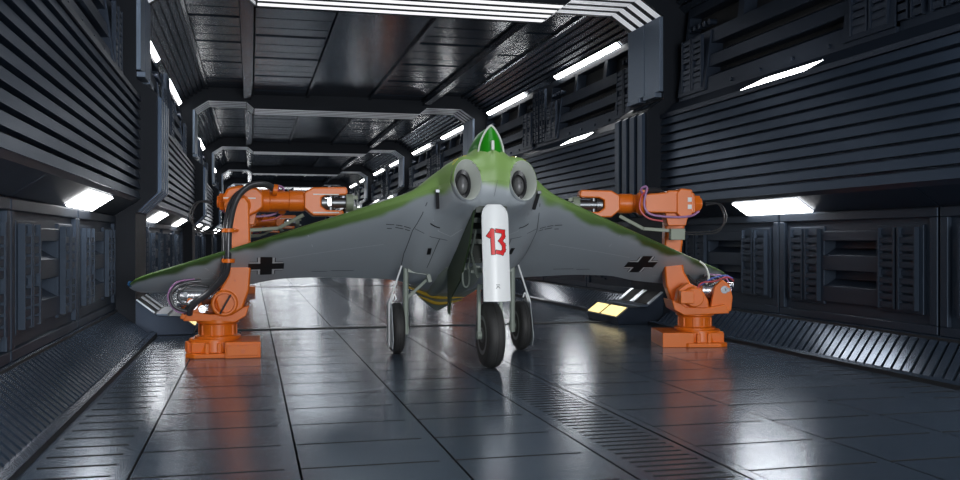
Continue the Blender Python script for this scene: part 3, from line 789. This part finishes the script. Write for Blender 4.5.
# main gear
for sg in (-1, 1):
    X = sg*.855
    wheel('main_wheel', X, 12.28, .335, .15, plane, None)
    zt = under(sg*.74, 12.2)[2] + .03
    g_ = MB()
    g_.cyl((sg*.735, 12.26-PY, .25), (sg*.735, 12.26-PY, zt), .036, n=14)
    g_.cyl((sg*.70, 12.28-PY, .335), (sg*.80, 12.28-PY, .335), .045, n=14)
    lg = g_.build('main_leg', 'strut', plane, smooth=40)
    g_ = MB()
    g_.bar((sg*.73, 12.26-PY, .72), (sg*.40, 12.3-PY, under(sg*.40, 12.3)[2] + .02), .035)
    g_.bar((sg*.72, 12.2-PY, zt-.06), (sg*.45, 12.2-PY, zt-.10), .05)
    g_.bar((sg*.45, 12.2-PY, zt-.10), (sg*.42, 12.2-PY, zt-.22), .05)
    g_.build('leg_brace', 'strut', lg)
    # thin outer wheel door on a slanted rod
    dd = MB().prism([(11.95-PY, .2), (12.02-PY, .08), (12.5-PY, .1), (12.55-PY, .3), (12.5-PY, .66), (12.3-PY, .72), (12.1-PY, .64)], 'x', sg*.94, sg*.95)
    dr = dd.build('wheel_door', 'greypaint', plane, bevel=.004, smooth=0)
    r_ = MB().tube([(sg*.965, 12.2-PY, .1), (sg*.967, 12.2-PY, .66), (sg*.80, 12.2-PY, zt)], .012, 8, 0)
    r_.tube([(sg*.96, 12.2-PY, .60), (sg*.90, 12.2-PY, .78), (sg*.87, 12.2-PY, .72)], .009, 8)
    r_.build('door_rod', 'white', dr)
# exhaust fairings with the two yellow bands under the tail
for sg in (-1, 1):
    e = MB(); n = 18
    def er(Y, z, rx, rz): return [(sg*.17 + rx*math.cos(2*PI*i/n), Y-PY, z + rz*math.sin(2*PI*i/n)) for i in range(n)]
    e.loft([er(12.0, 1.16, .05, .05), er(12.25, 1.08, .15, .1), er(12.7, .93, .17, .11), er(13.1, .82, .14, .09), er(13.3, .75, .10, .07)])
    e.build('exhaust_fairing', 'strut', plane, smooth=60)
tl = MB(); n = 16
def tr_(Y, z, rx, rz): return [(rx*math.cos(2*PI*i/n), Y-PY, z + rz*math.sin(2*PI*i/n)) for i in range(n)]
tl.loft([tr_(12.5, 1.0, .3, .05), tr_(12.9, .92, .56, .05), tr_(13.2, .80, .5, .045), tr_(13.5, .64, .32, .035), tr_(13.75, .50, .12, .02), tr_(13.85, .44, .02, .01)])
tc_ = tl.build('tail_cone', 'strut', plane, smooth=60)
for (z0, dz) in ((.0, 0), (1, .0)):
    y = MB()
    pts = [(-.56, 13.1, .83), (-.42, 13.15, .77), (-.2, 13.3, .69), (.0, 13.36, .655), (.3, 13.34, .66)] if z0 == 0 else [(-.36, 13.38, .69), (-.24, 13.45, .63), (-.08, 13.54, .57), (.1, 13.54, .57), (.3, 13.44, .62)]
    y.tube([(a, b_-PY, c) for a, b_, c in pts], lambda t: .006 + .022*math.sin(PI*min(1, max(.12, t))), 8)
    y.build('yellow_band', 'ochre', tc_, smooth=40)
# ------------------------------------------------------------------ industrial robots
def make_robot():
    R = empty('industrial_robot')
    # foot plate, toothed ring and front box
    m = MB().prism([(-.42, -.3), (-.3, -.42), (.2, -.42), (.3, -.3), (.3, .3), (.2, .42), (-.3, .42), (-.42, .3)], 'z', 0, .06)
    m.box(-.34, .22, -.32, .32, .06, .2)
    m.cyl((-.05, 0, .06), (-.05, 0, .23), .36, .33, 28)
    for k in range(14):
        a = 2*PI*k/14
        m.box(-.05 + .36*math.cos(a) - .03, -.05 + .36*math.cos(a) + .03, .36*math.sin(a) - .03, .36*math.sin(a) + .03, .05, .19)
    base = m.build('base', 'orange', R, bevel=.012); base.scale = (.93, .93, 1)
    m = MB().box(.10, .54, -.44, .36, 0.0, .205); m.box(.12, .52, -.455, -.44, .03, .17)
    bx = m.build('connector_box', 'orange', R, bevel=.012)
    m = MB()
    for k in range(4): m.cyl((.16 + k*.1, -.457, .16), (.16 + k*.1, -.462, .16), .012, n=8)
    m.cyl((.32, -.457, .09), (.32, -.465, .09), .03, n=14); m.build('box_bolts', 'orange_dark', bx)
    # turntable
    m = MB().lathe((0, 0, .22), (0, 0, .48), [(0, .29), (.15, .29), (.2, .235), (.75, .235), (.8, .27), (1, .27)], 32)
    for k in range(10): m.box(.23*math.cos(k*.63) - .015, .23*math.cos(k*.63) + .015, .23*math.sin(k*.63) - .015, .23*math.sin(k*.63) + .015, .27, .4)
    m.build('turntable', 'orange', R, bevel=.006)
    # shoulder carrier with its two cheeks
    m = MB().prism([(-.42, .47), (.22, .44), (.36, .52), (.40, .66), (.28, .62), (.2, .56), (-.1, .55), (-.36, .60)], 'y', -.26, .30)
    m.prism([(-.14, .5), (.24, .5), (.33, .62), (.30, .80), (.16, .90), (-.02, .82), (-.12, .66)], 'y', .12, .28)
    m.prism([(-.46, .50), (-.30, .46), (-.16, .52), (-.22, .84), (-.33, .94), (-.43, .88), (-.48, .7)], 'y', .17, .24)
    m.prism([(-.46, .50), (-.30, .46), (-.16, .52), (-.2, .74), (-.36, .76)], 'y', -.25, -.18)
    sh = m.build('shoulder', 'orange', R, bevel=.014)
    m = MB().cyl((.1, .28, .70), (.1, .40, .70), .15, .13, 24); m.prism([(.13, .62), (.32, .62), (.32, .80), (.13, .80)], 'y', .38, .5)
    m.build('axis_motor', 'orange', sh, bevel=.012)
    m = MB().cyl((-.40, -.1, .80), (-.40, .28, .80), .03, .03, 14); m.cyl((-.36, .235, .80), (-.36, .25, .80), .055, n=16)
    m.build('pivot', 'gunmetal', sh)
    # lower arm, offset to one side; hollow round hub at its foot
    m = MB().prism([(.02, .58), (.16, .52), (.32, .62), (.40, .85), (.42, 1.15), (.41, 1.6), (.40, 1.98), (.34, 2.06), (.16, 2.06), (.08, 1.98), (.14, 1.6), (.17, 1.30), (.13, 1.05), (.04, .88), (-.03, .75)], 'y', -.17, .06)
    la = m.build('lower_arm', 'orange', R, bevel=.03, seg=3)
    m = MB().lathe((.09, -.10, .69), (.09, -.20, .69), [(0, .17), (.8, .17), (1, .15), (1, .125), (.3, .11), (.3, .02)], 28)
    m.build('hub_bowl', 'orange', la, bevel=.004)
    m = MB().tube([(.04, -.21, .56), (.09, -.24, .66), (.17, -.21, .80)], .012, 8); m.build('hub_cable', 'hose', la)
    for zz in (.98, 1.22): MB().cyl((.22, -.17, zz), (.22, -.178, zz), .015, n=8).build('cover_bolt', 'orange_dark', la)
    up0 = list(C.objects); DX = .16
    la.location.y = -.13
    # elbow housing
    m = MB().prism([(-.06, 1.93), (-.10, 2.05), (-.04, 2.17), (.12, 2.21), (.34, 2.18), (.42, 2.10), (.42, 1.92), (.34, 1.86), (.22, 1.80), (.05, 1.82)], 'y', -.2, .14)
    el = m.build('elbow', 'orange', R, bevel=.035, seg=3)
    m = MB().box(-.085, .32, -.206, -.2, 2.035, 2.05); m.build('trim_strip', 'lip', el, smooth=0)  # pale line: sheen on the housing put in as colour
    m = MB().lathe((.12, -.19, 1.95), (.12, -.25, 1.95), [(0, .14), (.6, .14), (1, .10), (1, .02)], 24); m.build('elbow_cap', 'orange', el, bevel=.006)
    # motor block on the other side
    m = MB().prism([(-.06, 1.87), (-.06, 2.14), (.0, 2.19), (.30, 2.19), (.34, 2.16), (.62, 2.14), (.66, 2.08), (.66, 1.94), (.60, 1.88)], 'y', .14, .42)
    m.prism([(-.02, 1.83), (-.02, 2.2), (.14, 2.22), (.20, 2.15), (.20, 1.87), (.14, 1.81)], 'y', .10, .44)
    mb_ = m.build('motor_block', 'orange', R, bevel=.02)
    m = MB().cyl((-.06, .28, 2.01), (-.15, .28, 2.01), .13, .125, 6); m.cyl((-.15, .28, 2.01), (-.18, .28, 2.01), .08, n=16); m.build('motor_cap', 'orange', mb_, bevel=.012)
    for (a, b) in ((2.06, .44), (1.96, .44)): MB().box(-.005, .05, .445, .452, a - .03, a + .03).build('label_plate', 'whitepaint', mb_, smooth=0)
    m = MB().lathe((.62, .28, 2.01), (.72, .28, 2.01), [(0, .15), (.3, .165), (.7, .165), (1, .14)], 24); m.build('front_collar', 'orange', mb_)
    m = MB()
    m.tube([(.64, .40, 2.10), (.70, .44, 2.2), (.62, .46, 2.23), (.66, .47, 2.0), (.58, .47, 1.86), (.3, .46, 1.82), (.02, .45, 1.83), (-.12, .38, 1.9)], .016, 8); m.build('purple_cable', 'purple_cable', mb_)
    m = MB().tube([(.60, .43, 2.2), (.70, .47, 2.1), (.72, .48, 1.92), (.60, .48, 1.80), (.40, .47, 1.76)], .013, 8); m.build('red_cable', 'red_cable', mb_)
    m = MB()
    for d in (0, .03): m.tube([(-.24, .3, 2.02-d), (-.42-d, .3, 2.0), (-.5-d, .3, 1.8), (-.42, .3, 1.62+d), (-.2, .3, 1.58+d), (.05, .3, 1.58+d), (.25, .25, 1.6+d)], .011, 8)
    m.build('black_cable', 'black', mb_)
    m = MB().box(.06, .26, .2, .34, 1.5, 1.66); m.bar((.1, .24, 1.62), (.62, .2, 1.66), .05); m.bar((.62, .2, 1.66), (.95, .15, 1.84), .05)
    m.build('valve_box', 'olive', mb_, bevel=.008)
    m = MB().prism([(.05, 1.7), (.3, 1.7), (.34, 1.88), (0, 1.88)], 'y', .04, .34); m.build('motor_bracket', 'orange', mb_, bevel=.012)
    # forearm, two steps and a collar
    m = MB().lathe((.36, .03, 2.02), (.98, .03, 2.02), [(0, .15), (.22, .15), (.24, .128), (.62, .128), (.64, .14), (.9, .14), (1, .125)], 28)
    m.build('forearm', 'orange', R, smooth=30)
    # wrist fork
    m = MB().prism([(.94, 1.92), (.94, 2.13), (1.06, 2.2), (1.5, 2.21), (1.52, 2.14), (1.5, 2.10), (1.24, 2.095), (1.17, 2.06), (1.17, 1.95), (1.24, 1.90), (1.46, 1.895), (1.47, 1.84), (1.44, 1.82), (1.06, 1.82)], 'y', -.13, .17)
    wk = m.build('wrist_fork', 'orange', R, bevel=.022, seg=3)
    for a, b in ((2.10, 2.13), (1.86, 1.89)): MB().box(1.06, 1.40, -.135, -.131, a, a + .012).build('trim_strip', 'lip', wk, smooth=0)
    # gripper
    m = MB().cyl((1.20, .02, 2.0), (1.52, .02, 2.0), .07, n=20); m.cyl((1.30, .02, 1.90), (1.30, .02, 2.10), .045, n=16); m.cyl((1.18, .02, 2.0), (1.26, .02, 2.0), .10, n=20)
    gp = m.build('gripper', 'gunmetal', R)
    m = MB().cyl((1.50, .02, 2.0), (1.60, .02, 2.0), .12, .12, 24); m.box(1.6, 1.66, -.03, .07, 1.9, 1.95); m.box(1.6, 1.66, -.03, .07, 2.05, 2.1); m.build('tool_flange', 'olive', gp, bevel=.006)
    MB().box(1.22, 1.30, -.062, -.058, 1.96, 2.06).build('bright_plate', 'silver', gp, smooth=0)
    for o in C.objects:
        if o not in up0 and o.parent is R: o.location.x += DX
    # big hose along one side with clamps
    ph = [(.74, -.14, 2.16), (.60, -.22, 2.22), (.42, -.30, 2.20), (.28, -.42, 2.08), (.20, -.52, 1.9), (.15, -.58, 1.6), (.14, -.58, 1.25), (.10, -.52, 1.05), (-.06, -.40, .86), (-.22, -.36, .74), (-.32, -.32, .64), (-.34, -.26, .56)]
    h = MB().tube(ph, .042, 12, 5).build('hose', 'hose', R, smooth=50)
    ph2 = [(p[0]-.06, p[1]+.05, p[2]-.02) for p in ph[2:]]
    MB().tube(ph2, .026, 10, 5).build('thin_hose', 'hose', R, smooth=50)
    for zz in (1.62, 1.24):
        m = MB().lathe((.145, -.58, zz-.025), (.145, -.58, zz+.025), [(0, .068), (0, .08), (1, .08), (1, .068)], 18); m.bar((.16, -.52, zz), (.24, -.28, zz), .06, .04)
        m.build('hose_clamp', 'orange', R, bevel=.006)
    m = MB().lathe((.70, -.14, 2.16), (.76, -.14, 2.15), [(0, .06), (0, .075), (1, .075), (1, .06)], 16); m.box(.7, .76, -.16, -.06, 2.1, 2.22); m.build('hose_clamp', 'orange', R, bevel=.006)
    # counterweight cylinder, valve cluster and cables at the back of the shoulder
    m = MB().cyl((-.46, .02, .78), (-.08, .02, .78), .12, .12, 24); m.cyl((-.50, .02, .78), (-.46, .02, .78), .08, n=18); m.cyl((-.52, .10, .86), (-.44, .10, .86), .04, n=14); m.cyl((-.5, -.14, .70), (-.2, -.14, .70), .06, n=16)
    cw = m.build('balance_cylinder', 'silver', R, smooth=40)
    m = MB().cyl((-.3, -.2, .68), (-.3, -.3, .68), .07, n=18); m.cyl((-.18, -.2, .62), (-.18, -.29, .62), .05, n=16); m.build('valve', 'silver', cw)
    for nm, mm, rr, pts in (('red_cable', 'red_cable', .011, [(-.5, .2, .92), (-.38, .3, .98), (-.2, .3, .92), (-.02, .3, .9), (.06, .34, .8)]),
                        ('blue_cable', 'blue_cable', .011, [(-.5, .14, .96), (-.36, .26, 1.0), (-.18, .27, .96), (0, .28, .86)]),
                        ('black_cable', 'hose', .022, [(-.2, -.28, .98), (-.4, -.3, .95), (-.56, -.3, .82), (-.52, -.3, .66), (-.38, -.3, .6), (-.3, -.3, .62)]),
                        ('black_cable', 'hose', .016, [(-.1, -.3, .9), (-.3, -.34, .93), (-.46, -.34, .84), (-.44, -.34, .72), (-.34, -.34, .68)]),
                        ('purple_cable', 'purple_cable', .012, [(-.28, -.25, 1.0), (-.5, -.26, .96), (-.6, -.26, .78), (-.5, -.27, .6), (-.36, -.26, .58)]),
                        ('pale_cable', 'lip', .014, [(-.02, .2, 1.2), (-.1, .22, 1.12), (-.14, .24, .98), (-.1, .26, .88)])):
        MB().tube(pts, rr, 8).build(nm, mm, cw, smooth=50)
    return R
rb = make_robot()
ROB = [((-3.13, 12.66), 0, 'orange robot arm with ribbed hose, piercing the wing by the blue-lamp wing tip'),
       ((3.47, 12.26), PI - .22, 'orange robot arm with motor block, piercing the wing by the red-lamp wing tip'),
       ((-3.13, 12.66 + PITCH), 0, 'orange robot arm partly seen behind the hose-side robot, past the first frame'),
       ((3.46, 12.36 + PITCH), PI, 'orange robot arm hidden behind the aircraft body, past the first frame'),
       ((-3.13, 12.66 + 2*PITCH), 0, 'small far orange robot arm by left wall, past the second frame'),
       ((3.46, 12.36 + 2*PITCH), PI, 'small far orange robot arm by right wall, past the second frame')]
for i, ((x, y), rz, lb) in enumerate(ROB):
    o = rb if i == 0 else copy_tree(rb)
    o.location = (x, y, 0); o.rotation_euler = (0, 0, rz)
    tag(o, lb, 'robot arm', 'orange robots along the corridor')
